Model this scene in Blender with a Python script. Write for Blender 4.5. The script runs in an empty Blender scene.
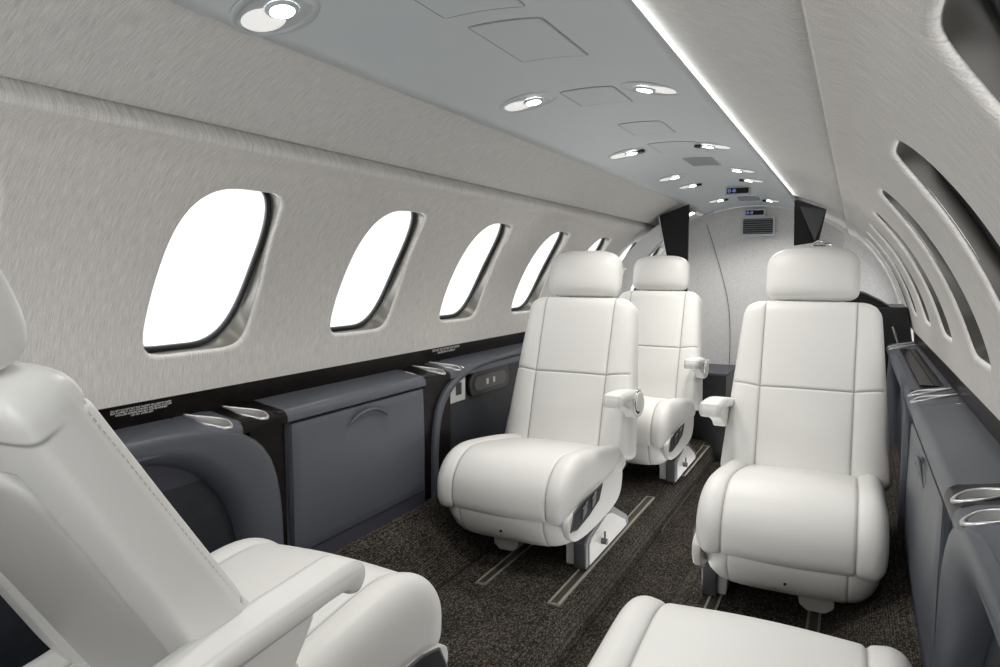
import bpy, bmesh, math, random
from mathutils import Vector, Matrix, noise
random.seed(4)
sc = bpy.context.scene
COL = sc.collection
PI = math.pi

# ------------------------------------------------------------------ materials
def mat(name, col, rough=.5, metal=0, coat=0, bump=None, emit=None, var=None, seam=False, spec=.5, sheen=0):
    m = bpy.data.materials.new(name); m.use_nodes = True
    nt = m.node_tree; N = nt.nodes; L = nt.links
    b = N['Principled BSDF']
    b.inputs['Base Color'].default_value = (*col, 1)
    b.inputs['Roughness'].default_value = rough
    b.inputs['Metallic'].default_value = metal
    b.inputs['Coat Weight'].default_value = coat
    b.inputs['Coat Roughness'].default_value = .05
    b.inputs['Specular IOR Level'].default_value = spec
    b.inputs['Sheen Weight'].default_value = sheen
    tc = N.new('ShaderNodeTexCoord')
    colsock = None
    if var:   # (scale vec, darker factor, detail)
        mp = N.new('ShaderNodeMapping'); mp.inputs['Scale'].default_value = var[0]
        L.new(tc.outputs['Object'], mp.inputs['Vector'])
        nz = N.new('ShaderNodeTexNoise'); nz.inputs['Scale'].default_value = 1; nz.inputs['Detail'].default_value = var[2]
        L.new(mp.outputs[0], nz.inputs['Vector'])
        mr = N.new('ShaderNodeMapRange'); mr.inputs[1].default_value = .3; mr.inputs[2].default_value = .7
        mr.inputs[3].default_value = var[1]; mr.inputs[4].default_value = 2 - var[1]
        L.new(nz.outputs['Fac'], mr.inputs[0])
        mx = N.new('ShaderNodeVectorMath'); mx.operation = 'SCALE'
        mx.inputs[0].default_value = col
        L.new(mr.outputs[0], mx.inputs['Scale']); colsock = mx.outputs[0]
        L.new(colsock, b.inputs['Base Color'])
    if seam:
        at = N.new('ShaderNodeAttribute'); at.attribute_name = 'seam'
        mix = N.new('ShaderNodeMix'); mix.data_type = 'RGBA'
        mix.inputs[6].default_value = (*col, 1); mix.inputs[7].default_value = tuple(c * .38 for c in col) + (1,)
        if colsock: L.new(colsock, mix.inputs[6])
        L.new(at.outputs['Fac'], mix.inputs[0]); L.new(mix.outputs[2], b.inputs['Base Color'])
    if bump:  # (scale vec, strength, distance)
        mp = N.new('ShaderNodeMapping'); mp.inputs['Scale'].default_value = bump[0]
        L.new(tc.outputs['Object'], mp.inputs['Vector'])
        nz = N.new('ShaderNodeTexNoise'); nz.inputs['Scale'].default_value = 1; nz.inputs['Detail'].default_value = 3
        L.new(mp.outputs[0], nz.inputs['Vector'])
        bp = N.new('ShaderNodeBump'); bp.inputs['Strength'].default_value = bump[1]; bp.inputs['Distance'].default_value = bump[2]
        L.new(nz.outputs['Fac'], bp.inputs['Height']); L.new(bp.outputs[0], b.inputs['Normal'])
    if emit:
        b.inputs['Emission Color'].default_value = (*emit[0], 1); b.inputs['Emission Strength'].default_value = emit[1]
    return m

M = {}
M['leather'] = mat('leather', (.70, .695, .67), .42, bump=((420, 420, 420), .12, .001), seam=True, spec=.4)
M['shell'] = mat('shell_leather_shaded', (.55, .545, .525), .45, bump=((420, 420, 420), .12, .001), seam=True, spec=.4)  # same leather as the seats, with slight shade put into the colour
M['stitch'] = mat('thread', (.62, .60, .56), .8)
M['plastic'] = mat('seat_plastic', (.62, .61, .58), .4)
M['fabric'] = mat('wall_fabric', (.62, .60, .575), .85, var=((50, 480, 18), .82, 3), bump=((150, 700, 60), .35, .001), sheen=.15)
M['fabric_up'] = mat('headliner_fabric', (.60, .592, .565), .85, var=((60, 430, 60), .80, 3), bump=((150, 600, 150), .35, .001), sheen=.15)
M['felt'] = mat('bulkhead_felt', (.68, .675, .67), .85, var=((220, 220, 160), .88, 2), bump=((200, 200, 200), .3, .001))
M['ceil'] = mat('ceiling_panel', (.59, .635, .655), .42, bump=((14, 14, 14), .04, .002), spec=.4)
M['hatch'] = mat('hatch_panel', (.575, .62, .64), .42, spec=.4)
M['grille_plate'] = mat('speaker_plate', (.25, .27, .28), .5)
M['line'] = mat('hatch_gap', (.30, .31, .31), .7)
M['white'] = mat('white_paint', (.72, .73, .73), .35)
M['lens'] = mat('lamp_lens', (1, 1, 1), .3, emit=((1, .98, .95), 9))
M['scoop'] = mat('lamp_scoop_glow', (.92, .92, .9), .3, emit=((1, .98, .95), .35))  # weak glow of its own stands in for lens light on the scoop
M['bezel'] = mat('lamp_bezel', (.50, .53, .55), .3)
M['black'] = mat('black_plastic', (.012, .012, .013), .35)
M['matblack'] = mat('matte_black', (.006, .006, .007), .7)
M['wood'] = mat('espresso_gloss', (.006, .004, .0035), .30, spec=.16, var=((6, 30, 60), .4, 4))
M['blue'] = mat('blue_grey_leatherette', (.085, .094, .112), .36, bump=((500, 500, 500), .15, .001), seam=True)
M['blue2'] = mat('slate_rim', (.078, .086, .103), .38, bump=((500, 500, 500), .15, .001), seam=True)
M['navy'] = mat('recess_navy', (.012, .0145, .02), .5, bump=((500, 500, 500), .3, .001), var=((30, 30, 30), .75, 3))
M['kick'] = mat('kick_strip', (.045, .047, .064), .45)
M['silver'] = mat('satin_silver', (.72, .72, .72), .28, metal=.85)
M['bowl'] = mat('brushed_bowl', (.50, .50, .50), .4, metal=.35)
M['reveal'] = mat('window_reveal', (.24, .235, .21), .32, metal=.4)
M['reveal_dark'] = mat('window_reveal_shaded', (.05, .048, .043), .4, metal=.3)  # darker copy of the reveal, shade put into its colour for the right windows
M['rubber'] = mat('rubber_seal', (.014, .015, .018), .4)
M['chrome'] = mat('chrome', (.8, .8, .8), .12, metal=1)
M['gun'] = mat('gunmetal', (.10, .10, .105), .38, metal=.5)
M['channel'] = mat('track_channel', (.07, .065, .045), .45, metal=.5)
M['tracklip'] = mat('track_lip', (.30, .285, .25), .5, metal=.3)
M['ink'] = mat('white_ink', (.95, .95, .95), .6)
M['led'] = mat('led_strip', (1, 1, 1), .3, emit=((1, .98, .95), 4.5))
M['sign'] = mat('sign_lit', (.2, .3, .6), .3, emit=((.35, .45, 1), .35))
M['sheen'] = mat('dark_sheen', (.010, .011, .014), .3)
M['outlet'] = mat('outlet_plate', (.45, .45, .43), .35)

def fabric(name, col, lo, zc_=.484):
    m = mat(name, col, .88, spec=.25, sheen=.1)
    nt = m.node_tree; N = nt.nodes; L = nt.links; b = N['Principled BSDF']
    def mth(op, *a):
        n = N.new('ShaderNodeMath'); n.operation = op
        for i, v in enumerate(a):
            if isinstance(v, (int, float)): n.inputs[i].default_value = v
            else: L.new(v, n.inputs[i])
        return n.outputs[0]
    tc = N.new('ShaderNodeTexCoord'); sx = N.new('ShaderNodeSeparateXYZ'); L.new(tc.outputs['Object'], sx.inputs[0])
    arc = mth('ARCTAN2', mth('SUBTRACT', sx.outputs[2], zc_), mth('ABSOLUTE', sx.outputs[0]))
    fac = None
    for (fy, fa, d, wgt) in ((560, 26, 2, .50), (170, 7, 1, .12), (700, 420, 1, .38)):
        cb = N.new('ShaderNodeCombineXYZ'); L.new(mth('MULTIPLY', sx.outputs[1], fy), cb.inputs[0]); L.new(mth('MULTIPLY', arc, fa), cb.inputs[1])
        nz = N.new('ShaderNodeTexNoise'); nz.inputs['Scale'].default_value = 1; nz.inputs['Detail'].default_value = d; L.new(cb.outputs[0], nz.inputs['Vector'])
        f = mth('MULTIPLY', nz.outputs['Fac'], wgt); fac = f if fac is None else mth('ADD', fac, f)
    mr = N.new('ShaderNodeMapRange'); mr.inputs[1].default_value = .34; mr.inputs[2].default_value = .66; mr.inputs[3].default_value = lo; mr.inputs[4].default_value = 2 - lo
    L.new(fac, mr.inputs[0]); vm = N.new('ShaderNodeVectorMath'); vm.operation = 'SCALE'; vm.inputs[0].default_value = col
    L.new(mr.outputs[0], vm.inputs['Scale']); L.new(vm.outputs[0], b.inputs['Base Color'])
    bp = N.new('ShaderNodeBump'); bp.inputs['Strength'].default_value = .5; bp.inputs['Distance'].default_value = .0012
    L.new(fac, bp.inputs['Height']); L.new(bp.outputs[0], b.inputs['Normal'])
    return m
M['fabric'] = fabric('wall_fabric', (.70, .68, .655), .78)
M['fabric_up'] = fabric('headliner_fabric', (.64, .632, .61), .78)
m = bpy.data.materials.new('carpet'); m.use_nodes = True
nt = m.node_tree; N = nt.nodes; L = nt.links; b = N['Principled BSDF']
b.inputs['Roughness'].default_value = .95; b.inputs['Specular IOR Level'].default_value = .1
tc = N.new('ShaderNodeTexCoord')
mp = N.new('ShaderNodeMapping'); mp.inputs['Scale'].default_value = (230, 150, 230); L.new(tc.outputs['Object'], mp.inputs[0])
vo = N.new('ShaderNodeTexVoronoi'); vo.inputs['Scale'].default_value = 1; vo.inputs['Randomness'].default_value = .55; L.new(mp.outputs[0], vo.inputs['Vector'])
nz = N.new('ShaderNodeTexNoise'); nz.inputs['Scale'].default_value = 6; nz.inputs['Detail'].default_value = 4; L.new(tc.outputs['Object'], nz.inputs['Vector'])
cr = N.new('ShaderNodeValToRGB'); cr.color_ramp.elements[0].position = 0; cr.color_ramp.elements[0].color = (.15, .132, .113, 1)
cr.color_ramp.elements[1].position = .62; cr.color_ramp.elements[1].color = (.020, .017, .014, 1); L.new(vo.outputs['Distance'], cr.inputs[0])
sp = N.new('ShaderNodeSeparateColor'); L.new(vo.outputs['Color'], sp.inputs[0])
mr = N.new('ShaderNodeMapRange'); mr.inputs[3].default_value = .45; mr.inputs[4].default_value = 1.5; L.new(sp.outputs[0], mr.inputs[0])
vm = N.new('ShaderNodeVectorMath'); vm.operation = 'SCALE'; L.new(cr.outputs[0], vm.inputs[0]); L.new(mr.outputs[0], vm.inputs['Scale'])
mr2 = N.new('ShaderNodeMapRange'); mr2.inputs[1].default_value = .3; mr2.inputs[2].default_value = .7; mr2.inputs[3].default_value = .75; mr2.inputs[4].default_value = 1.2; L.new(nz.outputs['Fac'], mr2.inputs[0])
vm2 = N.new('ShaderNodeVectorMath'); vm2.operation = 'SCALE'; L.new(vm.outputs[0], vm2.inputs[0]); L.new(mr2.outputs[0], vm2.inputs['Scale'])
L.new(vm2.outputs[0], b.inputs['Base Color'])
bp = N.new('ShaderNodeBump'); bp.invert = True; bp.inputs['Strength'].default_value = .8; bp.inputs['Distance'].default_value = .003
L.new(vo.outputs['Distance'], bp.inputs['Height']); L.new(bp.outputs[0], b.inputs['Normal'])
M['carpet'] = m

m = bpy.data.materials.new('pane_glass'); m.use_nodes = True
nt = m.node_tree; N = nt.nodes; L = nt.links; N.remove(N['Principled BSDF'])
tr = N.new('ShaderNodeBsdfTransparent'); gl = N.new('ShaderNodeBsdfGlossy'); gl.inputs['Roughness'].default_value = .02
mx = N.new('ShaderNodeMixShader'); mx.inputs[0].default_value = .05
L.new(tr.outputs[0], mx.inputs[1]); L.new(gl.outputs[0], mx.inputs[2]); L.new(mx.outputs[0], N['Material Output'].inputs[0])
M['glass'] = m

# ------------------------------------------------------------------ helpers
def link(name, me, parent=None, label=None, cat=None, group=None, kind=None):
    o = bpy.data.objects.new(name, me); COL.objects.link(o)
    if parent: o.parent = parent
    if label: o['label'] = label
    if cat: o['category'] = cat
    if group: o['group'] = group
    if kind: o['kind'] = kind
    return o
def empty(name, loc, label=None, cat=None, group=None, kind=None, rz=0):
    o = link(name, None, None, label, cat, group, kind); o.location = loc; o.rotation_euler = (0, 0, rz)
    o.empty_display_size = .05
    return o
def mesh(name, V, F, mats, smooth=True, fm=None, seam=None, recalc=True):
    me = bpy.data.meshes.new(name); me.from_pydata([tuple(v) for v in V], [], F)
    for k in (mats if isinstance(mats, (list, tuple)) else [mats]): me.materials.append(M[k])
    if fm: me.polygons.foreach_set('material_index', fm)
    if seam is not None:
        a = me.attributes.new('seam', 'FLOAT', 'POINT'); a.data.foreach_set('value', seam)
    if recalc:
        bm = bmesh.new(); bm.from_mesh(me); bmesh.ops.recalc_face_normals(bm, faces=bm.faces); bm.to_mesh(me); bm.free()
    me.polygons.foreach_set('use_smooth', [smooth] * len(me.polygons))
    me.update(); return me
def grid(rows, cu=False, cv=False, off=0):
    """rows: list of equal-length lists; cu: wrap columns, cv: wrap rows"""
    R = len(rows); C_ = len(rows[0]); V = [p for r in rows for p in r]; F = []
    for i in range(R if cv else R - 1):
        for j in range(C_ if cu else C_ - 1):
            a = i * C_ + j; b_ = i * C_ + (j + 1) % C_; c = ((i + 1) % R) * C_ + (j + 1) % C_; d = ((i + 1) % R) * C_ + j
            F.append((a + off, b_ + off, c + off, d + off))
    return V, F
class MB:
    def __init__(s): s.V = []; s.F = []; s.fm = []
    def add(s, V, F, k=0):
        n = len(s.V); s.V += list(V); s.F += [tuple(i + n for i in f) for f in F]; s.fm += [k] * len(F)
    def rows(s, rows, cu=False, cv=False, k=0): s.add(*grid(rows, cu, cv), k)
    def box(s, x0, x1, y0, y1, z0, z1, k=0):
        V = [(x, y, z) for x in (x0, x1) for y in (y0, y1) for z in (z0, z1)]
        s.add(V, [(0, 1, 3, 2), (4, 6, 7, 5), (0, 4, 5, 1), (2, 3, 7, 6), (0, 2, 6, 4), (1, 5, 7, 3)], k)
    def fan(s, ring, k=0):
        s.add(ring, [tuple(range(len(ring)))], k)
    def tube(s, path, r, n=8, closed=False, k=0):
        rows = []; P = [Vector(p) for p in path]; m_ = len(P)
        for i, p in enumerate(P):
            a = P[i - 1] if (i or closed) else P[i]; b_ = P[(i + 1) % m_] if (i < m_ - 1 or closed) else P[i]
            t = (b_ - a).normalized()
            u = t.cross(Vector((0, 0, 1)))
            if u.length < .05: u = t.cross(Vector((1, 0, 0)))
            u.normalize(); w = t.cross(u)
            rr = r(i / (m_ - 1)) if callable(r) else r
            rows.append([p + rr * (math.cos(q * 2 * PI / n) * u + math.sin(q * 2 * PI / n) * w) for q in range(n)])
        s.rows(rows, True, closed, k)
        if not closed: s.fan(rows[0], k); s.fan(rows[-1], k)
    def build(s, name, mats, parent=None, smooth=True, **kw):
        return link(name, mesh(name, s.V, s.F, mats, smooth, s.fm), parent, **kw)
def prism(name, outline, axis, a0, a1, mat_, parent=None, bevel=0, seg=2, smooth=False, **kw):
    """outline: 2-D points in the plane perpendicular to axis (0: y,z  1: x,z  2: x,y)"""
    bm = bmesh.new()
    def P(p, a): return (a, p[0], p[1]) if axis == 0 else (p[0], a, p[1]) if axis == 1 else (p[0], p[1], a)
    lo = [bm.verts.new(P(p, a0)) for p in outline]; hi = [bm.verts.new(P(p, a1)) for p in outline]; n = len(outline)
    bm.faces.new(lo); bm.faces.new(hi)
    for i in range(n): bm.faces.new((lo[i], lo[(i + 1) % n], hi[(i + 1) % n], hi[i]))
    bmesh.ops.recalc_face_normals(bm, faces=bm.faces)
    if bevel: bmesh.ops.bevel(bm, geom=bm.edges[:], offset=bevel, segments=seg, profile=.6, affect='EDGES')
    me = bpy.data.meshes.new(name); bm.to_mesh(me); bm.free(); me.materials.append(M[mat_])
    if smooth: me.polygons.foreach_set('use_smooth', [True] * len(me.polygons))
    return link(name, me, parent, **kw)
def catmull(pts, n, closed=True):
    out = []; m_ = len(pts); P = [Vector(p) for p in pts]
    for i in range(m_ if closed else m_ - 1):
        g = lambda k: P[k % m_] if closed else P[max(0, min(m_ - 1, k))]
        p0, p1, p2, p3 = g(i - 1), g(i), g(i + 1), g(i + 2)
        for q in range(n):
            t = q / n
            out.append(.5 * ((2 * p1) + (p2 - p0) * t + (2 * p0 - 5 * p1 + 4 * p2 - p3) * t * t + (3 * p1 - p0 - 3 * p2 + p3) * t ** 3))
    if not closed: out.append(P[-1])
    return out
def sm(a, b_, x):
    t = max(0, min(1, (x - a) / (b_ - a))); return t * t * (3 - 2 * t)
def gs(d, s): return math.exp(-(d / s) ** 2)
def interp(tab, x):
    if x <= tab[0][0]: return tab[0][1]
    for (a, va), (b_, vb) in zip(tab, tab[1:]):
        if x <= b_: return va + (vb - va) * (x - a) / (b_ - a)
    return tab[-1][1]
def displaced(name, V, F, disp, seam, mats):
    me = mesh(name, V, F, mats, True, None, seam)
    n = [v.normal.copy() for v in me.vertices]
    for v, nn, d in zip(me.vertices, n, disp):
        if d: v.co = v.co + nn * d
    me.update(); return me

# ------------------------------------------------------------------ shell of the cabin
R0, ZC = .735, .484
A0, A1 = math.radians(8.06), math.radians(51.1)
WA, WH = math.radians(29.5), math.radians(13.9)
PITCH = .535
WIN_Y = [-.605 + PITCH * i for i in range(10)]      # centres of the window bays
def cyl(side, y, a, r): return (side * r * math.cos(a), y, ZC + r * math.sin(a))
def ang(n): return [2 * PI * (i + .0) / n for i in range(n)]
def sq(t): c, s = math.cos(t), math.sin(t); k = max(abs(c), abs(s)); return c / k, s / k
def se(t, n): c, s = math.cos(t), math.sin(t); k = (abs(c) ** n + abs(s) ** n) ** (1 / n); return c / k, s / k
NA = 96
def opn(th, n=4.8):
    x, y = se(th, n)
    if x < 0: x, y = se(th, 8 if y < 0 else 3.4)
    else:
        x, y = se(th, 6.5)
        x *= 1.055 * (1 - .33 * max(0, min(1, (y * 13.9 + 3) / 17)))
    if y < 0: y *= 1.05
    return x, y
def sealn(th):
    x, y = math.cos(th), math.sin(th)
    x, y = se(th, 7 if x < 0 else 2.7) if y <= 0 else (se(th, 3.2 if x < 0 else 2.2)[0], se(th, 3.2 if x < 0 else 2.2)[1] * .97)
    return (x * 1.14 if x < 0 else x), y
for side, sname in ((-1, 'left'), (1, 'right')):
    mb = MB()
    HY, HAu, HAd = PITCH / 2, A1 - WA, WA - A0
    hy = .127
    for yc in WIN_Y:
        rows = []
        for i in range(13):                       # outer rectangle -> opening
            t = i / 12; t = 1 - (1 - t) ** 1.6
            row = []
            for th in ang(NA):
                ox, oy = sq(th); ix, iy = opn(th)
                oy *= HAu if oy > 0 else HAd
                y = ox * HY * (1 - t) + ix * (hy + .009) * t; a = oy * (1 - t) + iy * (WH + .012) * t
                row.append(cyl(side, yc + y, WA + a, R0 - .009 * sm(A1 - .055, A1 - .006, WA + a)))
            rows.append(row)
        for q in range(1, 7):                     # padded lip rolling outboard
            ph = q / 6 * PI / 2
            row = []
            for th in ang(NA):
                ix, iy = opn(th)
                gY = hy + .009 * (1 - math.sin(ph)); gA = WH + .012 * (1 - math.sin(ph))
                row.append(cyl(side, yc + ix * gY, WA + iy * gA, R0 + .010 * (1 - math.cos(ph))))
            rows.append(row)
        mb.rows(rows, True)
    # rolled top edge of the wall panel
    ye0, ye1 = WIN_Y[0] - HY, WIN_Y[-1] + HY
    edge = [(A1, R0 - .009)] + [(A1 + .016 * math.sin(p), R0 - .009 + .014 * (1 - math.cos(p))) for p in [PI / 2 * i / 5 for i in range(1, 6)]] + [(A1 + .018, R0 + .04)]
    ny = 40
    mb.rows([[cyl(side, ye0 + (ye1 - ye0) * j / ny, a, r) for j in range(ny + 1)] for a, r in edge])
    mb.build('wall_' + sname, 'fabric', kind='structure')
    # upper side panel between the crease and the ceiling strip
    mb = MB()
    pr = [(A1 - .03, R0 + .050), (A1 + .008, R0 + .034), (A1 + .020, R0 + .024), (A1 + .028, R0 + .016), (A1 + .036, R0 + .008), (A1 + .046, R0 + .003)]
    pr += [(A1 + .046 + (math.radians(75) - A1 - .046) * i / 14, R0 + .003 - .003 * i / 14) for i in range(1, 15)]
    mb.rows([[cyl(side, ye0 + (ye1 - ye0) * j / ny, a, r) for j in range(ny + 1)] for a, r in pr])
    mb.build('wall_' + sname + '_upper', 'fabric_up', kind='structure')
    # outer dark skin so nothing leaks in
    # windows
    for k, yc in enumerate(WIN_Y):
        w = empty('window_%d' % (k + 1 + (10 if side > 0 else 0)), cyl(side, yc, WA, R0 + .03), kind='structure')
        o = Vector(w.location)
        def W(y, a, r): return tuple(Vector(cyl(side, yc + y, WA + a, r)) - o)
        mb = MB(); rows = []
        for q in range(9):
            t = q / 8
            row = []
            for th in ang(NA):
                a, b_ = opn(th), sealn(th); a = (a[0] * (hy - .001), a[1] * (WH - .001)); b_ = (b_[0] * (hy + .010), b_[1] * (WH + .018))
                row.append(W(a[0] + (b_[0] - a[0]) * t, a[1] + (b_[1] - a[1]) * t, R0 + .008 + .026 * t))
            rows.append(row)
        rows.append([W(sealn(th)[0] * (hy + .000), sealn(th)[1] * (WH + .006), R0 + .037) for th in ang(NA)])
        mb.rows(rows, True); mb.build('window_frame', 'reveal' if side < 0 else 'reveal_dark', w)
        mb = MB(); rows = []
        for q in range(8):
            p = 2 * PI * q / 8
            rows.append([W(sealn(th)[0] * (hy + .002 + (.006 if side < 0 else .012) * math.cos(p)), sealn(th)[1] * (WH + .010 + .009 * math.cos(p)), R0 + .038 + .007 * math.sin(p)) for th in ang(NA)])
        mb.rows(rows, True, True); mb.build('window_seal', 'rubber', w)
        mb = MB(); rows = [[W(sealn(th)[0] * (hy + .002) * s, sealn(th)[1] * (WH + .010) * s, R0 + .042) for th in ang(NA)] for s in (1, .66, .33, .02)]
        mb.rows(rows, True); mb.build('pane', 'glass', w)
        # small white shade clip in the lower aft corner
        mb = MB(); mb.add([W(hy - .012, -WH + .006, R0 + .012), W(hy + .002, -WH + .006, R0 + .012), W(hy + .002, -WH + .034, R0 + .016), W(hy - .008, -WH + .018, R0 + .014),
                          W(hy - .012, -WH + .006, R0 + .022), W(hy + .002, -WH + .006, R0 + .022), W(hy + .002, -WH + .034, R0 + .024), W(hy - .008, -WH + .018, R0 + .022)],
                         [(0, 1, 2, 3), (7, 6, 5, 4), (0, 4, 5, 1), (1, 5, 6, 2), (2, 6, 7, 3), (3, 7, 4, 0)])
        mb.build('shade_clip', 'white', w, smooth=False)

# ceiling strip
CW = .245
def zc(x, y):
    d = .020 * max(0, (y - 3.0) / .95) ** 2
    return 1.161 + .044 * (1 - (x / CW) ** 2) - d
mb = MB(); rows = []
ys = [-.86 + .12 * j for j in range(41)]
for i in range(21):
    x = -CW + 2 * CW * i / 20
    rows.append([(x, y, zc(x, y)) for y in ys])
rows = [[(-CW + .004, y, zc(CW, y) + .006) for y in ys], [(-CW - .001, y, zc(CW, y) + .004) for y in ys]] + rows + [[(CW + .001, y, zc(CW, y) + .004) for y in ys], [(CW - .004, y, zc(CW, y) + .006) for y in ys]]
mb.rows(rows); mb.build('ceiling', 'ceil', kind='structure')
mb = MB(); mb.box(.226, .232, -.8, 3.44, 1.168, 1.172)
mb.build('led_strip', 'led', label='thin glowing light strip tucked along the right edge of the grey ceiling panel', cat='light strip', smooth=False)
# crown over the gap above the ceiling strip
mb = MB(); mb.rows([[(x, y, 1.19 + .045 * (1 - (x / .25) ** 2)) for y in (-.87, 4.48)] for x in [-.25 + .05 * i for i in range(11)]])
mb.build('ceiling_backing', 'white', kind='structure')

# floor : ramp, platform, sunk aisle
mb = MB()
half = [(.70, .165), (.60, .13), (.52, .058), (.475, .012), (.455, 0), (.30, 0), (.15, 0), (.128, -.004), (.112, -.016), (.100, -.04), (.092, -.075), (.086, -.1), (.0, -.1)]
prof = [(-x, z) for x, z in half] + [(x, z) for x, z in reversed(half[:-1])]
mb.rows([[(x, y, z) for x, z in prof] for y in [-.86 + .1 * j for j in range(50)]])
fl = mb.build('floor', 'carpet', kind='structure')
# joint line where the ramp meets the platform
mb = MB()
for s in (-1, 1): mb.box(s * .457 - .003, s * .457 + .003, -.8, 3.9, -.001, .0022)
mb.build('trim_3', 'matblack', smooth=False, kind='structure')

# end walls
def disc(name, y, ma, z0=-.12, kind='structure', r=.80):
    pts = []
    for i in range(61):
        a = -.85 + (PI + 1.7) * i / 60
        x, z = r * math.cos(a), ZC + r * math.sin(a)
        pts.append((x, y, max(z0, z)))
    mb = MB(); mb.fan(pts); return mb.build(name, ma, kind=kind, smooth=False)
disc('wall_front', -.85, 'felt'); 
disc('wall_back', 4.42, 'felt')
# aft bulkhead, gently bowed, with an arched top
mb = MB(); rows = []
for i in range(25):
    x = -.44 + .88 * i / 24
    top = ZC + math.sqrt(max(.01, .70 ** 2 - x * x)) - .002
    rows.append([(x, 4.02 - .10 * (x / .44) ** 2 - .05 * sm(.6, 1.2, z), z) for z in [-.1 + (top + .1) * j / 20 for j in range(21)]])
mb.rows(rows); mb.build('wall_bulkhead', 'felt', kind='structure')
mb = MB(); mb.tube([(x, 4.0 - .10 * (x / .44) ** 2 - .05 * sm(.6, 1.2, z), z) for x, z in catmull([(-.235, 1.09), (-.20, .98), (-.145, .78), (-.115, .62), (-.105, .40), (-.115, .1), (-.12, -.08)], 8, False)], .0014)
# follows the bowed face
bh = mb.build('bulkhead_seam', 'matblack', label='thin dark curved joint line running down the felt aft bulkhead', cat='seam')
bh.location = (0, .014, 0)

# ------------------------------------------------------------------ glossy wood band, ledges and sidewalls
for side, s_ in ((-1, 'left'), (1, 'right')):
    mb = MB()
    pr = [(.742, .600), (.733, .600), (.729, .597), (.7275, .590), (.731, .560), (.733, .540), (.733, .530), (.760, .530)]
    mb.rows([[(side * x, y, z) for y in (-.85, .5, 1.5, 2.5, 3.46)] for x, z in pr])
    o = mb.build('trim_%d' % (1 if side < 0 else 2), 'wood', kind='structure', smooth=False)
LZ, FX = .535, .63
def lz(x):
    z = LZ + .007 - (.7335 - min(.7335, x)) * .17
    if x < .652: z -= .022 * (1 - math.sqrt(max(0, 1 - ((.652 - x) / .0222) ** 2)))
    return z
LEDGE = [(x, lz(x)) for x in (.7335, .70, .67, .652)] + [(.652 - .022 * math.sin(p), lz(.652) - .022 * (1 - math.cos(p))) for p in [PI / 2 * i / 6 for i in range(1, 7)]] + [(.63, .50)]
def ledge_strip(mb, side, y0, y1, k=0, n=12, pr=LEDGE):
    mb.rows([[(side * x, y0 + (y1 - y0) * j / n, z) for j in range(n + 1)] for x, z in pr], k=k)
def drop_outline(side, n=48):
    """teardrop cup outline, p along -x (0 tip at wall .. L inboard), q along y"""
    pts = []
    L_ = .100
    for i in range(n):
        t = 2 * PI * i / n
        p = .5 * (1 - math.cos(t)); sgn = math.sin(t)
        hw = .032 * (abs(sgn) ** .9) * (.30 + .70 * sm(.05, .75, p)) * 1.05
        sh = (p - .5) * L_ * .28
        pts.append((p * L_, hw * (1 if sgn >= 0 else -1) * .85 - side * sh))
    return pts
def cup_cell(mb, side, yc, hy_, k=0):
    """ledge top with a teardrop opening"""
    out = drop_outline(side); n = len(out); rows = []
    xo0, xo1 = .7335, .640
    cx = .686
    for t in (0, .5, 1):
        row = []
        for (p, q) in out:
            ix, iy = .730 - p * .92, q * .95
            dx, dy = (ix - cx), iy
            # matching point on the rectangle
            a = max(abs(dx) / ((xo0 - cx) if dx > 0 else (cx - xo1)), abs(dy) / hy_, 1e-6)
            rx, ry = cx + dx / a, dy / a
            x = rx * (1 - t) + ix * t; y = ry * (1 - t) + iy * t
            row.append((side * x, yc + y, lz(x)))
        rows.append(row)
    mb.rows(rows, True, k=k)
    pr = [(.640, lz(.640))] + [q for q in LEDGE if q[0] < .638]
    ledge_strip(mb, side, yc - hy_, yc + hy_, k, 2, pr)
def cup(side, yc, label):
    t = empty('cup_holder', (side * .69, yc, LZ), label, 'cup holder')
    out = drop_outline(side, 64)
    def P(p, q, s, dz):
        x = .734 - p * 1.03; cx = .685
        xx = cx + (x - cx) * s
        z = LZ + .007 - (.7335 - xx) * .17 - LZ - (.05 * (.652 - xx) / .022 * .1 if xx < .652 else 0)
        return (side * (xx - .69), q * s, z + dz)
    mb = MB(); prof_ = [(1.0, -.002), (1.01, .0015), (.985, .0028), (.93, .0028), (.90, .001), (.89, -.006)]
    mb.rows([[P(p, q, s, dz) for p, q in out] for s, dz in prof_], True)
    mb.build('rim', 'silver', t)
    mb = MB(); prof_ = [(.895, .0005), (.85, -.012), (.80, -.024), (.6, -.031), (.3, -.033), (.01, -.033)]
    mb.rows([[P(p, q, s, dz) for p, q in out] for s, dz in prof_], True)
    mb.build('bowl', 'bowl', t)
    return t

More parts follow.
